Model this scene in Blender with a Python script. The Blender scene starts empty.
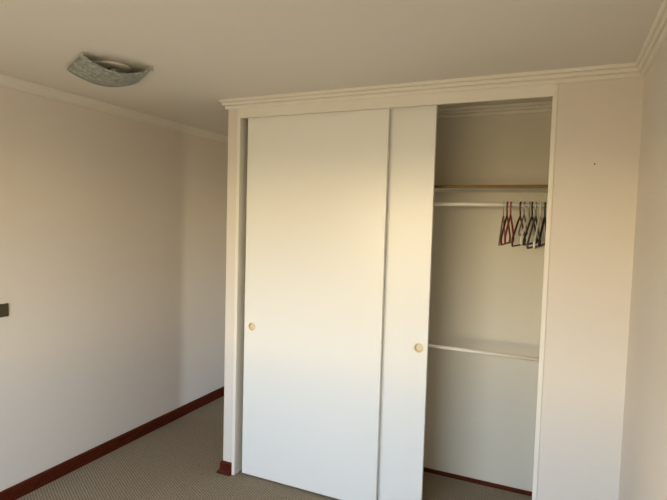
import bpy, bmesh, math
from mathutils import Vector, Matrix

# ------------------------------------------------------------------ camera
scn = bpy.context.scene
col = scn.collection
F_PX = 502.2
YAW, PITCH, ROLL = -0.4220, -0.0574, 0.0278
cam_d = bpy.data.cameras.new('camera')
cam = bpy.data.objects.new('camera', cam_d)
col.objects.link(cam)
cam_d.sensor_fit = 'HORIZONTAL'
cam_d.sensor_width = 36.0
cam_d.lens = F_PX / 667.0 * 36.0
cam_d.clip_start = 0.02
fw = Vector((math.sin(YAW) * math.cos(PITCH), math.cos(YAW) * math.cos(PITCH), math.sin(PITCH)))
rt = Vector((math.cos(YAW), -math.sin(YAW), 0))
up = rt.cross(fw)
r2 = rt * math.cos(ROLL) + up * math.sin(ROLL)
u2 = up * math.cos(ROLL) - rt * math.sin(ROLL)
rot = Matrix((r2, u2, -fw)).transposed()
cam.matrix_world = Matrix.Translation((1.9389, -2.6457, 1.6627)) @ rot.to_4x4()
scn.camera = cam

# ------------------------------------------------------------------ world: hazy low-sun evening sky over tan ground
world = bpy.data.worlds.new('evening_sky')
scn.world = world
world.use_nodes = True
wn, wl = world.node_tree.nodes, world.node_tree.links
wn.clear()
w_out = wn.new('ShaderNodeOutputWorld')
w_bg = wn.new('ShaderNodeBackground')
w_tc = wn.new('ShaderNodeTexCoord')
w_sep = wn.new('ShaderNodeSeparateXYZ')
w_map = wn.new('ShaderNodeMapRange')
w_map.inputs['From Min'].default_value = -1
w_map.inputs['From Max'].default_value = 1
w_ramp = wn.new('ShaderNodeValToRGB')
cr = w_ramp.color_ramp
cr.elements[0].position = 0.0
cr.elements[0].color = (0.33, 0.26, 0.155, 1)
cr.elements[1].position = 1.0
cr.elements[1].color = (0.70, 0.92, 1.4, 1)
for pos, c in ((0.44, (0.40, 0.315, 0.19, 1)), (0.48, (0.60, 0.48, 0.30, 1)), (0.49, (1.2, 0.97, 0.62, 1)), (0.503, (2.2, 1.72, 1.06, 1)), (0.52, (1.75, 1.40, 0.92, 1)), (0.58, (0.98, 1.12, 1.30, 1)), (0.70, (1.02, 1.22, 1.58, 1))):
    e = cr.elements.new(pos)
    e.color = c
wl.new(w_tc.outputs['Generated'], w_sep.inputs[0])
wl.new(w_sep.outputs['Z'], w_map.inputs['Value'])
wl.new(w_map.outputs[0], w_ramp.inputs[0])
wl.new(w_ramp.outputs[0], w_bg.inputs['Color'])
w_bg.inputs['Strength'].default_value = 11.0
wl.new(w_bg.outputs[0], w_out.inputs[0])

# ------------------------------------------------------------------ room dimensions (metres)
XL, XR = -0.873, 2.25          # left and right wall
YR = -3.2                      # wall with the window, behind the camera
YC = 0.70                      # back of the closet block
YH = 1.95                      # end wall of the hall
H = 2.40
WIN = (-0.45, 1.80, 0.80, 2.05)     # x0, x1, z0, z1
HWIN = (0.75, 1.16, 0.45, 2.10)      # hall window y0, y1, z0, z1


def portal(name, loc, sx, sy, euler):
    ld = bpy.data.lights.new(name, 'AREA')
    ld.shape = 'RECTANGLE'
    ld.size, ld.size_y = sx, sy
    ld.cycles.is_portal = True
    o = bpy.data.objects.new(name, ld)
    o.location = loc
    o.rotation_euler = euler
    col.objects.link(o)


# portals only guide sampling of the sky through the two window openings; they give no light themselves
portal('window_portal', ((WIN[0] + WIN[1]) / 2, YR - 0.06, (WIN[2] + WIN[3]) / 2), WIN[1] - WIN[0], WIN[3] - WIN[2], (math.pi / 2, 0, 0))
portal('hall_window_portal', (XR + 0.06, (HWIN[0] + HWIN[1]) / 2, (HWIN[2] + HWIN[3]) / 2), HWIN[3] - HWIN[2], HWIN[1] - HWIN[0], (0, math.pi / 2, 0))

vs = scn.view_settings
vs.view_transform = 'Standard'
vs.look = 'None'
vs.exposure = 0.0
vs.gamma = 1.0
vs.use_curve_mapping = False
scn.cycles.max_bounces = 12
scn.cycles.diffuse_bounces = 8
scn.cycles.glossy_bounces = 4
scn.cycles.use_denoising = True


# ------------------------------------------------------------------ materials
def mat(name, color, rough=0.6, spec=0.3, metallic=0.0):
    m = bpy.data.materials.new(name)
    m.use_nodes = True
    b = m.node_tree.nodes['Principled BSDF']
    b.inputs['Base Color'].default_value = (*color, 1)
    b.inputs['Roughness'].default_value = rough
    b.inputs['Specular IOR Level'].default_value = spec
    b.inputs['Metallic'].default_value = metallic
    return m


def add_bump(m, scale, strength, dist=0.002, tex='ShaderNodeTexNoise', var=0.0, detail=3):
    nt = m.node_tree
    b = nt.nodes['Principled BSDF']
    tc = nt.nodes.new('ShaderNodeTexCoord')
    t = nt.nodes.new(tex)
    t.inputs['Scale'].default_value = scale
    if 'Detail' in t.inputs:
        t.inputs['Detail'].default_value = detail
    nt.links.new(tc.outputs['Object'], t.inputs['Vector'])
    bp = nt.nodes.new('ShaderNodeBump')
    bp.inputs['Strength'].default_value = strength
    bp.inputs['Distance'].default_value = dist
    nt.links.new(t.outputs[0], bp.inputs['Height'])
    nt.links.new(bp.outputs[0], b.inputs['Normal'])
    if var:
        base = b.inputs['Base Color'].default_value[:]
        mx = nt.nodes.new('ShaderNodeMix')
        mx.data_type = 'RGBA'
        mx.inputs[6].default_value = tuple(c * (1 - var) for c in base[:3]) + (1,)
        mx.inputs[7].default_value = tuple(min(1, c * (1 + var)) for c in base[:3]) + (1,)
        nt.links.new(t.outputs[0], mx.inputs[0])
        nt.links.new(mx.outputs[2], b.inputs['Base Color'])
    return m


M = {}
M['wall'] = add_bump(mat('wall_paint', (0.72, 0.665, 0.595), 0.75, 0.2), 60, 0.12, var=0.015)
M['ceiling'] = add_bump(mat('ceiling_paint', (0.74, 0.71, 0.645), 0.85, 0.15), 50, 0.12, var=0.01)
M['closet_wall'] = add_bump(mat('closet_paint', (0.69, 0.645, 0.53), 0.7, 0.2), 60, 0.1, var=0.01)
M['trim'] = add_bump(mat('trim_paint', (0.80, 0.765, 0.68), 0.5, 0.35), 200, 0.02, 0.0005)
M['door'] = add_bump(mat('door_lacquer', (0.84, 0.835, 0.79), 0.30, 0.5), 14, 0.06, 0.001)
M['pull'] = mat('ivory_plastic', (0.72, 0.62, 0.43), 0.4, 0.4)
M['shelf'] = add_bump(mat('shelf_white', (0.72, 0.69, 0.62), 0.5), 20, 0.05)
M['raw_wood'] = add_bump(mat('raw_wood_edge', (0.19, 0.115, 0.028), 0.6), 40, 0.1, var=0.2)
M['rod'] = mat('rod_white', (0.86, 0.83, 0.74), 0.25, 0.5)
M['bracket'] = mat('bracket_white', (0.75, 0.72, 0.65), 0.4)
M['metal'] = mat('lamp_metal', (0.62, 0.60, 0.55), 0.35, 0.5, 0.8)
M['dark_metal'] = mat('dark_metal', (0.09, 0.085, 0.07), 0.5, 0.4, 0.4)
M['bronze'] = mat('bronze_plate', (0.062, 0.050, 0.022), 0.5, 0.4)
M['bulb'] = mat('bulb_glass', (0.75, 0.74, 0.70), 0.3, 0.5)
M['nail'] = mat('nail_steel', (0.05, 0.045, 0.04), 0.5, 0.4, 0.6)
M['alu'] = mat('window_frame_white', (0.75, 0.75, 0.73), 0.4, 0.4)
M['h_red'] = mat('hanger_red', (0.27, 0.022, 0.016), 0.35, 0.5)
M['h_maroon'] = mat('hanger_maroon', (0.085, 0.010, 0.012), 0.35, 0.5)
M['h_black'] = mat('hanger_black', (0.010, 0.010, 0.012), 0.35, 0.5)
M['h_charcoal'] = mat('hanger_charcoal', (0.075, 0.075, 0.074), 0.4, 0.5)
M['h_grey'] = mat('hanger_grey', (0.17, 0.155, 0.13), 0.4, 0.5)
M['h_white'] = mat('hanger_white', (0.74, 0.71, 0.63), 0.4, 0.5)
M['h_chrome'] = mat('hanger_hook_metal', (0.55, 0.53, 0.50), 0.3, 0.5, 0.9)


def wood_mat():
    m = mat('baseboard_redwood', (0.085, 0.013, 0.007), 0.55, 0.12)
    nt = m.node_tree
    b = nt.nodes['Principled BSDF']
    tc = nt.nodes.new('ShaderNodeTexCoord')
    mp = nt.nodes.new('ShaderNodeMapping')
    mp.inputs['Scale'].default_value = (3, 3, 60)
    n = nt.nodes.new('ShaderNodeTexNoise')
    n.inputs['Scale'].default_value = 4
    n.inputs['Detail'].default_value = 5
    r = nt.nodes.new('ShaderNodeValToRGB')
    r.color_ramp.elements[0].color = (0.040, 0.0055, 0.0022, 1)
    r.color_ramp.elements[0].position = 0.3
    r.color_ramp.elements[1].color = (0.115, 0.020, 0.006, 1)
    r.color_ramp.elements[1].position = 0.7
    nt.links.new(tc.outputs['Object'], mp.inputs[0])
    nt.links.new(mp.outputs[0], n.inputs['Vector'])
    nt.links.new(n.outputs[0], r.inputs[0])
    nt.links.new(r.outputs[0], b.inputs['Base Color'])
    return m


M['wood'] = wood_mat()


def carpet_mat():
    m = mat('ribbed_carpet', (0.2, 0.17, 0.13), 0.95, 0.05)
    nt = m.node_tree
    b = nt.nodes['Principled BSDF']
    tc = nt.nodes.new('ShaderNodeTexCoord')
    w = nt.nodes.new('ShaderNodeTexWave')
    w.wave_type = 'BANDS'
    w.bands_direction = 'X'
    w.inputs['Scale'].default_value = 21
    w.inputs['Distortion'].default_value = 2.5
    w.inputs['Detail'].default_value = 2
    w.inputs['Detail Scale'].default_value = 4
    mp = nt.nodes.new('ShaderNodeMapping')
    mp.inputs['Rotation'].default_value = (0, 0, math.radians(118))
    n = nt.nodes.new('ShaderNodeTexNoise')
    n.inputs['Scale'].default_value = 130
    n.inputs['Detail'].default_value = 3
    mx = nt.nodes.new('ShaderNodeMath')
    mx.operation = 'ADD'
    ml = nt.nodes.new('ShaderNodeMath')
    ml.operation = 'MULTIPLY'
    ml.inputs[1].default_value = 0.42
    r = nt.nodes.new('ShaderNodeValToRGB')
    r.color_ramp.elements[0].color = (0.105, 0.080, 0.052, 1)
    r.color_ramp.elements[0].position = 0.25
    r.color_ramp.elements[1].color = (0.35, 0.29, 0.205, 1)
    r.color_ramp.elements[1].position = 1.0
    bp = nt.nodes.new('ShaderNodeBump')
    bp.inputs['Strength'].default_value = 0.5
    bp.inputs['Distance'].default_value = 0.004
    L = nt.links.new
    L(tc.outputs['Object'], mp.inputs[0])
    L(mp.outputs[0], w.inputs['Vector'])
    L(tc.outputs['Object'], n.inputs['Vector'])
    L(w.outputs['Fac'], ml.inputs[0])
    L(ml.outputs[0], mx.inputs[0])
    L(n.outputs[0], mx.inputs[1])
    L(mx.outputs[0], r.inputs[0])
    L(r.outputs[0], b.inputs['Base Color'])
    L(mx.outputs[0], bp.inputs['Height'])
    L(bp.outputs[0], b.inputs['Normal'])
    return m


M['carpet'] = carpet_mat()


def shade_glass():
    m = mat('bubbled_glass', (0.36, 0.375, 0.325), 0.35, 0.5)
    nt = m.node_tree
    b = nt.nodes['Principled BSDF']
    tc = nt.nodes.new('ShaderNodeTexCoord')
    v = nt.nodes.new('ShaderNodeTexVoronoi')
    v.inputs['Scale'].default_value = 48
    r = nt.nodes.new('ShaderNodeValToRGB')
    r.color_ramp.elements[0].color = (0.58, 0.62, 0.56, 1)
    r.color_ramp.elements[1].color = (0.23, 0.265, 0.24, 1)
    r.color_ramp.elements[1].position = 0.7
    bp = nt.nodes.new('ShaderNodeBump')
    bp.inputs['Strength'].default_value = 0.7
    bp.inputs['Distance'].default_value = 0.004
    bp.invert = True
    L = nt.links.new
    L(tc.outputs['Object'], v.inputs['Vector'])
    L(v.outputs['Distance'], r.inputs[0])
    L(r.outputs[0], b.inputs['Base Color'])
    L(v.outputs['Distance'], bp.inputs['Height'])
    L(bp.outputs[0], b.inputs['Normal'])
    b.inputs['Transmission Weight'].default_value = 0.15
    return m


M['glass_shade'] = shade_glass()


def pane_mat():
    m = bpy.data.materials.new('window_glass')
    m.use_nodes = True
    nt = m.node_tree
    nt.nodes.clear()
    o = nt.nodes.new('ShaderNodeOutputMaterial')
    t = nt.nodes.new('ShaderNodeBsdfTransparent')
    t.inputs[0].default_value = (0.96, 0.97, 0.96, 1)
    g = nt.nodes.new('ShaderNodeBsdfGlossy')
    g.inputs['Roughness'].default_value = 0.02
    mx = nt.nodes.new('ShaderNodeMixShader')
    mx.inputs[0].default_value = 0.05
    nt.links.new(t.outputs[0], mx.inputs[1])
    nt.links.new(g.outputs[0], mx.inputs[2])
    nt.links.new(mx.outputs[0], o.inputs[0])
    return m


M['pane'] = pane_mat()


# ------------------------------------------------------------------ mesh helpers
def obj(name, bm, m, parent=None, smooth=False, loc=None):
    me = bpy.data.meshes.new(name)
    bmesh.ops.recalc_face_normals(bm, faces=bm.faces)
    bm.to_mesh(me)
    bm.free()
    me.materials.append(M[m] if isinstance(m, str) else m)
    if smooth:
        for p in me.polygons:
            p.use_smooth = True
    o = bpy.data.objects.new(name, me)
    col.objects.link(o)
    if parent:
        o.parent = parent
    if loc:
        o.location = loc
    return o


def tag(o, label, cat, group=None, kind=None):
    o['label'] = label
    o['category'] = cat
    if group:
        o['group'] = group
    if kind:
        o['kind'] = kind
    return o


def empty(name, loc, rz=0):
    o = bpy.data.objects.new(name, None)
    o.location = loc
    o.rotation_euler.z = rz
    o.empty_display_size = 0.1
    col.objects.link(o)
    return o


def box(bm, x0, x1, y0, y1, z0, z1, bevel=0.0):
    r = bmesh.ops.create_cube(bm, size=1)
    vs_ = r['verts']
    for v in vs_:
        v.co = Vector(((x0 + x1) / 2 + v.co.x * (x1 - x0), (y0 + y1) / 2 + v.co.y * (y1 - y0), (z0 + z1) / 2 + v.co.z * (z1 - z0)))
    if bevel:
        es = list({e for v in vs_ for e in v.link_edges})
        bmesh.ops.bevel(bm, geom=es, offset=bevel, segments=2, affect='EDGES', profile=0.5)
    return bm


def boxbm(*a, bevel=0.0):
    return box(bmesh.new(), *a, bevel=bevel)


def tube(bm, pts, rad, n=10, closed=False, caps=True):
    pts = [Vector(p) for p in pts]
    rings = []
    N = len(pts)
    prev = None
    for i, p in enumerate(pts):
        if closed:
            t = (pts[(i + 1) % N] - pts[i - 1]).normalized()
        else:
            t = (pts[min(i + 1, N - 1)] - pts[max(i - 1, 0)]).normalized()
        if prev is None:
            a = Vector((0, 0, 1)) if abs(t.z) < 0.9 else Vector((1, 0, 0))
            nrm = t.cross(a).normalized()
        else:
            nrm = (prev - t * prev.dot(t)).normalized()
        prev = nrm
        bn = t.cross(nrm)
        r = rad(i / (N - 1)) if callable(rad) else rad
        rings.append([bm.verts.new(p + (nrm * math.cos(2 * math.pi * k / n) + bn * math.sin(2 * math.pi * k / n)) * r) for k in range(n)])
    for i in range(N if closed else N - 1):
        A, B = rings[i], rings[(i + 1) % N]
        for k in range(n):
            bm.faces.new((A[k], A[(k + 1) % n], B[(k + 1) % n], B[k]))
    if caps and not closed:
        bm.faces.new(rings[0][::-1])
        bm.faces.new(rings[-1])
    return bm


def lathe(bm, prof, n=32, mtx=None):
    """prof: (radius, height) from one end to the other, about Z"""
    rings = []
    for r, z in prof:
        if r < 1e-6:
            rings.append([bm.verts.new((0, 0, z))])
        else:
            rings.append([bm.verts.new((r * math.cos(2 * math.pi * k / n), r * math.sin(2 * math.pi * k / n), z)) for k in range(n)])
    for A, B in zip(rings, rings[1:]):
        for k in range(n):
            k2 = (k + 1) % n
            if len(A) == 1 and len(B) > 1:
                bm.faces.new((A[0], B[k], B[k2]))
            elif len(B) == 1 and len(A) > 1:
                bm.faces.new((A[k], A[k2], B[0]))
            elif len(A) > 1:
                bm.faces.new((A[k], A[k2], B[k2], B[k]))
    if mtx:
        bmesh.ops.transform(bm, matrix=mtx, verts=bm.verts)
    return bm


def sweep_seg(path, i, prof, closed=True):
    """one mitred length of a moulding along segment i of a wall path (room on the left hand)"""
    n = len(path)

    def nrm(a, b):
        d = (Vector(b) - Vector(a)).normalized()
        return Vector((-d.y, d.x))

    def off(k):
        here = path[k % n]
        n1 = nrm(path[(k - 1) % n], here) if closed or k > 0 else None
        n2 = nrm(here, path[(k + 1) % n]) if closed or k < n - 1 else None
        if n1 is None:
            return n2
        if n2 is None:
            return n1
        return (n1 + n2) / (1 + n1.dot(n2))
    bm = bmesh.new()
    rows = []
    for k in (i, i + 1):
        m_ = off(k)
        p = Vector(path[k % n])
        rows.append([bm.verts.new((p.x + m_.x * d, p.y + m_.y * d, z)) for d, z in prof])
    m = len(prof)
    for k in range(m):
        bm.faces.new((rows[0][k], rows[0][(k + 1) % m], rows[1][(k + 1) % m], rows[1][k]))
    bm.faces.new(rows[0])
    bm.faces.new(rows[1][::-1])
    return bm


# ------------------------------------------------------------------ room shell
def struct(name, bm, m, label, cat, smooth=False):
    return tag(obj(name, bm, m, smooth=smooth), label, cat, kind='structure')


T = 0.12
struct('floor', boxbm(XL - T, XR + T, YR - T, YH + T, -0.08, 0.0), 'carpet', 'grey-beige ribbed carpet covering the floor', 'carpet')
struct('ceiling', boxbm(XL - T, XR + T, YR - T, YH + T, H, H + 0.08), 'ceiling', 'plain off-white ceiling above the room', 'ceiling')
struct('wall_left', boxbm(XL - T, XL, YR - T, YH + T, 0, H), 'wall', 'long plain off-white wall on the left above the red-brown baseboard', 'wall')
bm = bmesh.new()
y0, y1, z0, z1 = HWIN
box(bm, XR, XR + T, YR - T, y0, 0, H)
box(bm, XR, XR + T, y1, YH + T, 0, H)
box(bm, XR, XR + T, y0, y1, 0, z0)
box(bm, XR, XR + T, y0, y1, z1, H)
struct('wall_right', bm, 'wall', 'plain off-white wall at the right edge of the picture', 'wall')
bm = bmesh.new()
x0, x1, z0, z1 = WIN
box(bm, XL, x0, YR - T, YR, 0, H)
box(bm, x1, XR, YR - T, YR, 0, H)
box(bm, x0, x1, YR - T, YR, 0, z0)
box(bm, x0, x1, YR - T, YR, z1, H)
struct('wall_rear', bm, 'wall', 'window wall opposite the closet, behind the viewer', 'wall')
struct('wall_hall_end', boxbm(XL, XR, YH, YH + T, 0, H), 'wall', 'end wall of the passage behind the closet', 'wall')
XS = 0.071            # closet side wall thickness
XJ = 1.8984           # pier starts
struct('wall_closet_side', boxbm(0, XS, 0, YC, 0, H), 'wall', 'narrow off-white end of the closet side wall left of the sliding doors', 'wall')
bm = bmesh.new()
box(bm, XS, XR, 0.635, YC, 0, H)
struct('wall_closet_back', bm, 'closet_wall', 'cream back wall inside the closet behind the hanging rods', 'wall')
bm = bmesh.new()
box(bm, XJ, XR, 0, 0.08, 0, H)
box(bm, XJ + 0.03, XJ + 0.09, 0.08, 0.635, 0, H)
struct('wall_closet_pier', bm, 'wall', 'off-white wall pier between the open closet and the right wall', 'wall')

# windows that let the daylight in (behind the viewer and at the end of the passage)
FR = 0.05


def make_window(name, along, lo, hi, z0, z1, c, nmull, label):
    """along 'x' or 'y': direction of the window width; c: coordinate of the glass plane"""
    def bb(a0, a1, d0, d1, za, zb):
        return (a0, a1, c + d0, c + d1, za, zb) if along == 'x' else (c + d0, c + d1, a0, a1, za, zb)
    bm = bmesh.new()
    box(bm, *bb(lo, hi, -0.03, 0.03, z0, z0 + FR))
    box(bm, *bb(lo, hi, -0.03, 0.03, z1 - FR, z1))
    box(bm, *bb(lo, lo + FR, -0.03, 0.03, z0 + FR, z1 - FR))
    box(bm, *bb(hi - FR, hi, -0.03, 0.03, z0 + FR, z1 - FR))
    root = struct(name, bm, 'alu', label, 'window')
    step = (hi - lo - 2 * FR) / (nmull + 1)
    for k in range(nmull):
        a = lo + FR + step * (k + 1)
        obj('mullion', boxbm(*bb(a - 0.02, a + 0.02, -0.02, 0.02, z0 + FR, z1 - FR)), 'alu', root)
    for k in range(nmull + 1):
        a = lo + FR + step * k
        obj('pane', boxbm(*bb(a + 0.02, a + step - 0.02, -0.002, 0.002, z0 + FR, z1 - FR)), 'pane', root)


make_window('window_1', 'x', WIN[0], WIN[1], WIN[2], WIN[3], YR - 0.06, 1, 'wide white-framed window in the wall opposite the closet')
make_window('window_2', 'y', HWIN[0], HWIN[1], HWIN[2], HWIN[3], XR + 0.06, 0, 'small white-framed window at the end of the passage')

# crown mouldings
ROOM = [(XL, YR), (XR, YR), (XR, 0), (0, 0), (0, YC), (XR, YC), (XR, YH), (XL, YH)]
CROWN = [(0, H), (0.044, H), (0.044, H - 0.008), (0.041, H - 0.014), (0.036, H - 0.016), (0.025, H - 0.016), (0.025, H - 0.020),
         (0.031, H - 0.020), (0.031, H - 0.027), (0.028, H - 0.033), (0.023, H - 0.035), (0.011, H - 0.035), (0.011, H - 0.039),
         (0.017, H - 0.039), (0.017, H - 0.046), (0.013, H - 0.053), (0.006, H - 0.055), (0, H - 0.055)]
COVE = [(0, H), (0.044, H), (0.043, H - 0.008), (0.036, H - 0.022), (0.024, H - 0.035), (0.014, H - 0.042), (0.013, H - 0.052), (0.008, H - 0.055), (0, H - 0.055)]
crown_l = {7: ('left', 'off-white crown moulding along the top of the long left wall'),
           2: ('front', 'stepped cream crown moulding above the closet and pier'),
           1: ('right', 'stepped crown moulding running along the right wall'),
           3: ('side', 'short crown moulding return on the side of the closet'),
           0: ('rear', 'crown moulding above the window behind the viewer'),
           6: ('hall', 'crown moulding on the end wall of the passage'),
           4: ('passage', 'crown moulding on the passage side of the closet'),
           5: ('window', 'crown moulding above the passage window')}
for n_, i in enumerate((7, 2, 1, 3, 0, 6, 4, 5)):
    struct('trim_%d' % (n_ + 1), sweep_seg(ROOM, i, COVE if i == 7 else CROWN), 'ceiling' if i == 7 else 'trim', crown_l[i][1], 'crown moulding')
CL = [(XJ + 0.03, 0.635), (XS, 0.635)]
struct('trim_9', sweep_seg(CL, 0, CROWN, closed=False), 'trim', 'crown moulding inside the closet along the top of its back wall', 'crown moulding')

# baseboards
BB = [(0, 0), (0.022, 0), (0.022, 0.010), (0.019, 0.018), (0.014, 0.024), (0.012, 0.030), (0.012, 0.074), (0.009, 0.081), (0.004, 0.084), (0, 0.084)]
BPATH = [(XL, YR), (XR, YR), (XR, 0), (XJ, 0)]
BB_L = [(0, 0), (0.015, 0), (0.015, 0.072), (0.012, 0.080), (0.006, 0.083), (0, 0.083)]
struct('baseboard_left', sweep_seg([(XL, YH), (XL, YR)], 0, BB_L, closed=False), 'wood', 'dark red-brown wooden baseboard along the long left wall', 'baseboard')
struct('baseboard_rear', sweep_seg(BPATH, 0, BB, closed=False), 'wood', 'dark red-brown baseboard under the window behind the viewer', 'baseboard')
struct('baseboard_right', sweep_seg(BPATH, 1, BB, closed=False), 'wood', 'dark red-brown baseboard along the right wall', 'baseboard')
struct('baseboard_pier', sweep_seg(BPATH, 2, BB, closed=False), 'wood', 'dark red-brown baseboard at the foot of the pier', 'baseboard')
SP = [(XS, 0), (0, 0), (0, YC)]
BB_S = [(0, 0), (0.030, 0), (0.030, 0.006), (0.026, 0.016), (0.019, 0.023), (0.015, 0.027), (0.014, 0.066), (0.011, 0.073), (0.005, 0.077), (0, 0.077)]
bs = struct('baseboard_closet', sweep_seg(SP, 0, BB_S, closed=False), 'wood', 'short red-brown wooden baseboard wrapping the foot of the closet side wall', 'baseboard')
obj('side_length', sweep_seg(SP, 1, BB_S, closed=False), 'wood', bs)
struct('baseboard_interior', sweep_seg([(XJ + 0.03, 0.635), (XS, 0.635)], 0, [(0, 0), (0.016, 0), (0.016, 0.012), (0.010, 0.020), (0, 0.022)], closed=False),
       'wood', 'low dark red-brown strip along the foot of the closet back wall', 'baseboard')

# closet frame: casing jambs and header board
XPI, XJI, ZH = 0.093, 1.8765, 2.287
struct('trim_10', boxbm(XS, XPI, -0.006, 0.10, 0, H - 0.055, bevel=0.002), 'trim', 'narrow white jamb on the left side of the closet opening', 'door frame')
struct('trim_11', boxbm(XJI, XJ, -0.006, 0.10, 0, H - 0.055, bevel=0.002), 'trim', 'narrow white jamb on the right side of the closet opening', 'door frame')
bm = boxbm(XPI, XJI, -0.004, 0.018, ZH, H - 0.04)
box(bm, XPI, XJI, 0.018, 0.12, 2.325, H)
struct('trim_12', bm, 'trim', 'white header board above the sliding doors', 'door frame')


# ------------------------------------------------------------------ sliding doors
def door(name, x0, x1, y0, pull_x, pull_z, label):
    th = 0.020
    o = struct(name, boxbm(x0, x1, y0, y0 + th, 0.010, 2.315, bevel=0.0015), 'door', label, 'sliding door')
    c = bmesh.new()
    bmesh.ops.create_cone(c, cap_ends=True, segments=40, radius1=0.0215, radius2=0.0215, depth=0.034,
                          matrix=Matrix.Translation((pull_x, y0, pull_z)) @ Matrix.Rotation(math.pi / 2, 4, 'X'))
    cut = obj('cutter', c, 'door')
    md = o.modifiers.new('hole', 'BOOLEAN')
    md.object = cut
    md.operation = 'DIFFERENCE'
    md.solver = 'EXACT'
    bpy.context.view_layer.update()
    me = bpy.data.meshes.new_from_object(o.evaluated_get(bpy.context.evaluated_depsgraph_get()))
    o.modifiers.clear()
    o.data = me
    bpy.data.objects.remove(cut)
    prof = [(0.0214, 0.0), (0.0275, 0.0), (0.0275, 0.0012), (0.0262, 0.0026), (0.0238, 0.0030), (0.0216, 0.0022), (0.0204, 0.0), (0.0200, -0.0130), (0.0180, -0.0155), (0.0, -0.0155)]
    mtx = Matrix.Translation((pull_x, y0, pull_z)) @ Matrix.Rotation(math.pi / 2, 4, 'X')
    pl = obj('finger_pull', lathe(bmesh.new(), prof, 40, mtx), 'pull', o)
    pl['label'] = 'round ivory recessed finger pull'
    return o


door('door_1', 0.126, 1.0485, 0.031, 0.182, 0.979, 'front white sliding closet door with its finger pull at the left edge')
door('door_2', 0.384, 1.304, 0.070, 1.254, 0.972, 'rear white sliding closet door with its finger pull at the right edge')

# ------------------------------------------------------------------ closet fittings
IX0, IX1 = XS, XJ + 0.03
sh = empty('closet_shelf', ((IX0 + IX1) / 2, 0.45, 1.870))
tag(sh, 'long white shelf with raw wood front edge near the closet top', 'shelf')
hw = (IX1 - IX0) / 2
obj('board', boxbm(-hw, hw, -0.175, 0.185, 0, 0.018), 'shelf', sh)
e = obj('edge_strip', boxbm(-hw, hw, -0.180, -0.175, 0, 0.018, bevel=0.001), 'raw_wood', sh)
e['label'] = 'raw orange-brown wooden front edge'


def rod(z, label):
    r = empty('closet_rod', (IX0, 0.30, z))
    tag(r, label, 'closet rod', 'white hanging rods in the closet')
    L = IX1 - IX0
    obj('tube', tube(bmesh.new(), [(0.004, 0, 0), (L - 0.004, 0, 0)], 0.0105, 16), 'rod', r, smooth=True)
    for x, s in ((0, 1), (L, -1)):
        mtx = Matrix.Translation((x, 0, 0)) @ Matrix.Rotation(s * math.pi / 2, 4, 'Y')
        obj('end_socket', lathe(bmesh.new(), [(0, 0), (0.024, 0), (0.024, 0.003), (0.0145, 0.004), (0.0145, 0.016), (0.0108, 0.016)], 24, mtx), 'bracket', r, smooth=True)


ROD_Z = 1.780
rod(ROD_Z, 'upper white closet rod carrying the coat hangers below the shelf')
rod(0.936, 'lower empty white closet rod at waist height')


# coat hangers: Y-Z plane, origin at the point where the hook rests on the rod
def make_hanger(w, slope, neck, thick, body_m, hook_m, style, bar_drop):
    root = empty('coat_hanger', (0, 0, 0))
    hk = bmesh.new()
    R = 0.0165
    pts = []
    for k in range(15):
        a = math.radians(-40 + 220 * k / 14)
        pts.append((0, R * math.cos(a), R * math.sin(a) - R + 0.0035 + 0.0015))
    pts += [(0, -R, -R - 0.012), (0, -R * 0.55, -R - 0.026), (0, 0, -R - 0.040), (0, 0, -neck - 0.004)]
    tube(hk, pts, 0.0022 if style != 'plastic' else 0.0040, 8)
    obj('hook', hk, hook_m, root, smooth=True)
    b = bmesh.new()
    half = w / 2
    if style == 'slim':
        # two thin sloping arms with turned-down ends, no bar
        pts = [(0, -half, -neck - slope - 0.018)]
        for k in range(25):
            u = -1 + 2 * k / 24
            pts.append((0, u * half, -neck - slope * (abs(u) ** 1.2)))
        pts.append((0, half, -neck - slope - 0.018))
        tube(b, pts, thick, 8)
    else:
        pts = []
        for k in range(11):
            u = k / 10
            pts.append((0, u * half, -neck - slope * (u ** 1.15)))
        rr = bar_drop / 2
        zc = -neck - slope - rr
        for k in range(1, 8):
            a = math.pi / 2 - math.pi * k / 8
            pts.append((0, half + rr * math.cos(a) * 0.8, zc + rr * math.sin(a)))
        for k in range(9):
            pts.append((0, half - w * k / 8, zc - rr))
        for k in range(1, 8):
            a = -math.pi / 2 - math.pi * k / 8
            pts.append((0, -half + rr * math.cos(a) * 0.8, zc + rr * math.sin(a)))
        for k in range(10):
            u = 1 - k / 10
            pts.append((0, -u * half, -neck - slope * (u ** 1.15)))
        tube(b, pts, thick, 8, closed=True)
    obj('body', b, body_m, root, smooth=True)
    return root


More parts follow.
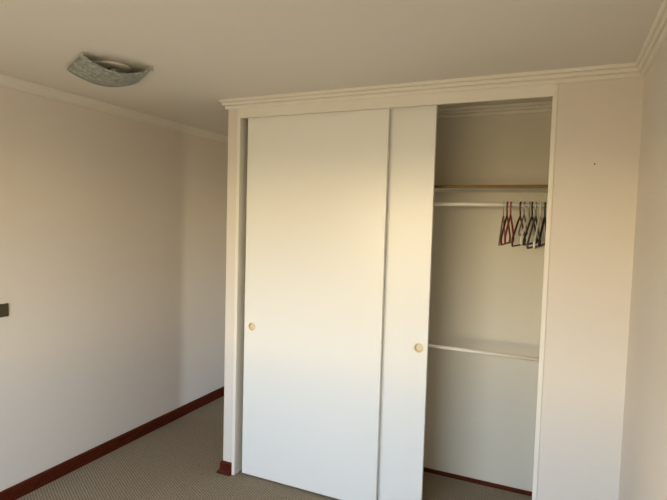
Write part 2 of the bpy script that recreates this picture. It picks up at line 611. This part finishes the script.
# x on rod, yaw in degrees, width, slope, neck, tube radius, body, hook, style, bar drop, label
HG = [
    (1.648, 1.5, 0.40, 0.140, 0.075, 0.0042, 'h_grey', 'h_chrome', 'slim', 0.030, 'thin grey coat hanger, leftmost on the rod'),
    (1.667, -1.5, 0.35, 0.105, 0.072, 0.0052, 'h_maroon', 'h_maroon', 'plastic', 0.050, 'dark maroon coat hanger between the leftmost grey and the bright red one'),
    (1.686, -1.5, 0.35, 0.100, 0.070, 0.0055, 'h_red', 'h_red', 'plastic', 0.050, 'bright red plastic coat hanger'),
    (1.736, -5.5, 0.36, 0.110, 0.074, 0.0054, 'h_maroon', 'h_maroon', 'plastic', 0.048, 'maroon coat hanger standing apart in the middle, right of the red one'),
    (1.756, -3.5, 0.32, 0.085, 0.066, 0.0042, 'h_grey', 'h_chrome', 'plastic', 0.022, 'small thin grey coat hanger between the maroon and the off-white ones'),
    (1.782, -6.5, 0.37, 0.105, 0.072, 0.0050, 'h_white', 'h_chrome', 'plastic', 0.044, 'off-white coat hanger just left of the first black one'),
    (1.797, -6.5, 0.39, 0.118, 0.074, 0.0055, 'h_black', 'h_black', 'plastic', 0.030, 'black coat hanger right of the first off-white one'),
    (1.815, -6.0, 0.40, 0.128, 0.076, 0.0055, 'h_charcoal', 'h_chrome', 'plastic', 0.034, 'charcoal coat hanger just right of the first black one'),
    (1.838, -4.0, 0.40, 0.125, 0.076, 0.0058, 'h_white', 'h_white', 'plastic', 0.036, 'off-white coat hanger between the charcoal and the last black one'),
    (1.861, -4.0, 0.39, 0.118, 0.074, 0.0062, 'h_black', 'h_black', 'plastic', 0.032, 'black coat hanger, rightmost beside the closet jamb'),
]
for x, yaw, w, sl, nk, th, bmn, hm, st, bd, lab in HG:
    r = make_hanger(w, sl, nk, th, bmn, hm, st, bd)
    r.location = (x, 0.30, ROD_Z + 0.0105)
    r.rotation_euler.z = math.radians(yaw)
    tag(r, lab, 'coat hanger', 'coat hangers on the upper closet rod')


# ------------------------------------------------------------------ ceiling lamp: U-bent bubbled glass sheet
def lamp():
    cx, cy = -0.134, -0.789
    root = empty('ceiling_lamp', (cx, cy, H), math.radians(61))
    tag(root, 'square ceiling lamp with curved grey bubbled glass shade', 'ceiling lamp')
    # local x runs along the bend (A -> B), local y along the straight ends (A -> C)
    half = 0.163
    halfy = 0.152
    top, sag = -0.012, 0.050
    N, K = 28, 8
    b = bmesh.new()
    th = 0.006
    grids = []
    for off in (0, -th):
        g = []
        for i in range(N + 1):
            u = -1 + 2 * i / N
            z = top - sag * (1 - u * u) + off
            g.append([b.verts.new((u * (half - 0.009 + 0.018 * j / K), -halfy + 2 * halfy * j / K, z)) for j in range(K + 1)])
        grids.append(g)
    for g in grids:
        for i in range(N):
            for j in range(K):
                b.faces.new((g[i][j], g[i + 1][j], g[i + 1][j + 1], g[i][j + 1]))
    A, B = grids
    for i in range(N):
        for j in (0, K):
            b.faces.new((A[i][j], A[i + 1][j], B[i + 1][j], B[i][j]))
    for j in range(K):
        for i in (0, N):
            b.faces.new((A[i][j], A[i][j + 1], B[i][j + 1], B[i][j]))
    gs = obj('glass_shade', b, 'glass_shade', root, smooth=True)
    for sx in (-1, 1):
        for sy in (-1, 1):
            c = bmesh.new()
            x, y = sx * (half - 0.008), sy * (halfy - 0.012)
            box(c, x - 0.006, x + 0.010, y - 0.008, y + 0.008, top - th - 0.006, top - th + 0.001, bevel=0.0015)
            box(c, x + 0.004 * sx, x + 0.004 * sx + 0.005, y - 0.004, y + 0.004, top - th - 0.003, 0.0)
            obj('clip', c, 'metal', gs)
    obj('canopy', lathe(bmesh.new(), [(0, 0), (0.095, 0), (0.095, -0.008), (0.088, -0.012), (0.040, -0.014), (0, -0.014)], 40), 'bracket', root, smooth=True)
    obj('socket', lathe(bmesh.new(), [(0, -0.014), (0.020, -0.014), (0.020, -0.034), (0.016, -0.038), (0, -0.038)], 24), 'dark_metal', root, smooth=True)
    bl = bmesh.new()
    lathe(bl, [(0, 0.02), (0.010, 0.02), (0.012, 0.03), (0.019, 0.05), (0.021, 0.062), (0.017, 0.078), (0.008, 0.086), (0, 0.088)], 24,
          Matrix.Translation((0.0, 0, -0.034)) @ Matrix.Rotation(math.pi / 2, 4, 'X') @ Matrix.Scale(0.7, 4))
    obj('bulb', bl, 'bulb', root, smooth=True)


lamp()

# ------------------------------------------------------------------ small things on the walls
sw = empty('wall_plate', (XL, -0.900, 1.115))
tag(sw, 'dark olive-bronze wall plate cut off by the left picture edge', 'wall plate')
obj('cover', boxbm(0, 0.009, -0.063, 0.063, -0.037, 0.037, bevel=0.003), 'bronze', sw)
for y in (-0.028, 0.012):
    obj('rocker', boxbm(0.009, 0.013, y - 0.018, y + 0.018, -0.022, 0.022, bevel=0.0015), 'bronze', sw)
nl = bmesh.new()
lathe(nl, [(0, 0), (0.0022, 0), (0.0022, 0.004), (0.0035, 0.005), (0.0035, 0.0062), (0.0025, 0.007), (0, 0.007)], 16,
      Matrix.Translation((2.071, 0.0, 1.961)) @ Matrix.Rotation(math.pi / 2, 4, 'X'))
tag(obj('nail', nl, 'nail', smooth=True), 'tiny dark nail head in the pier right of the closet', 'nail')
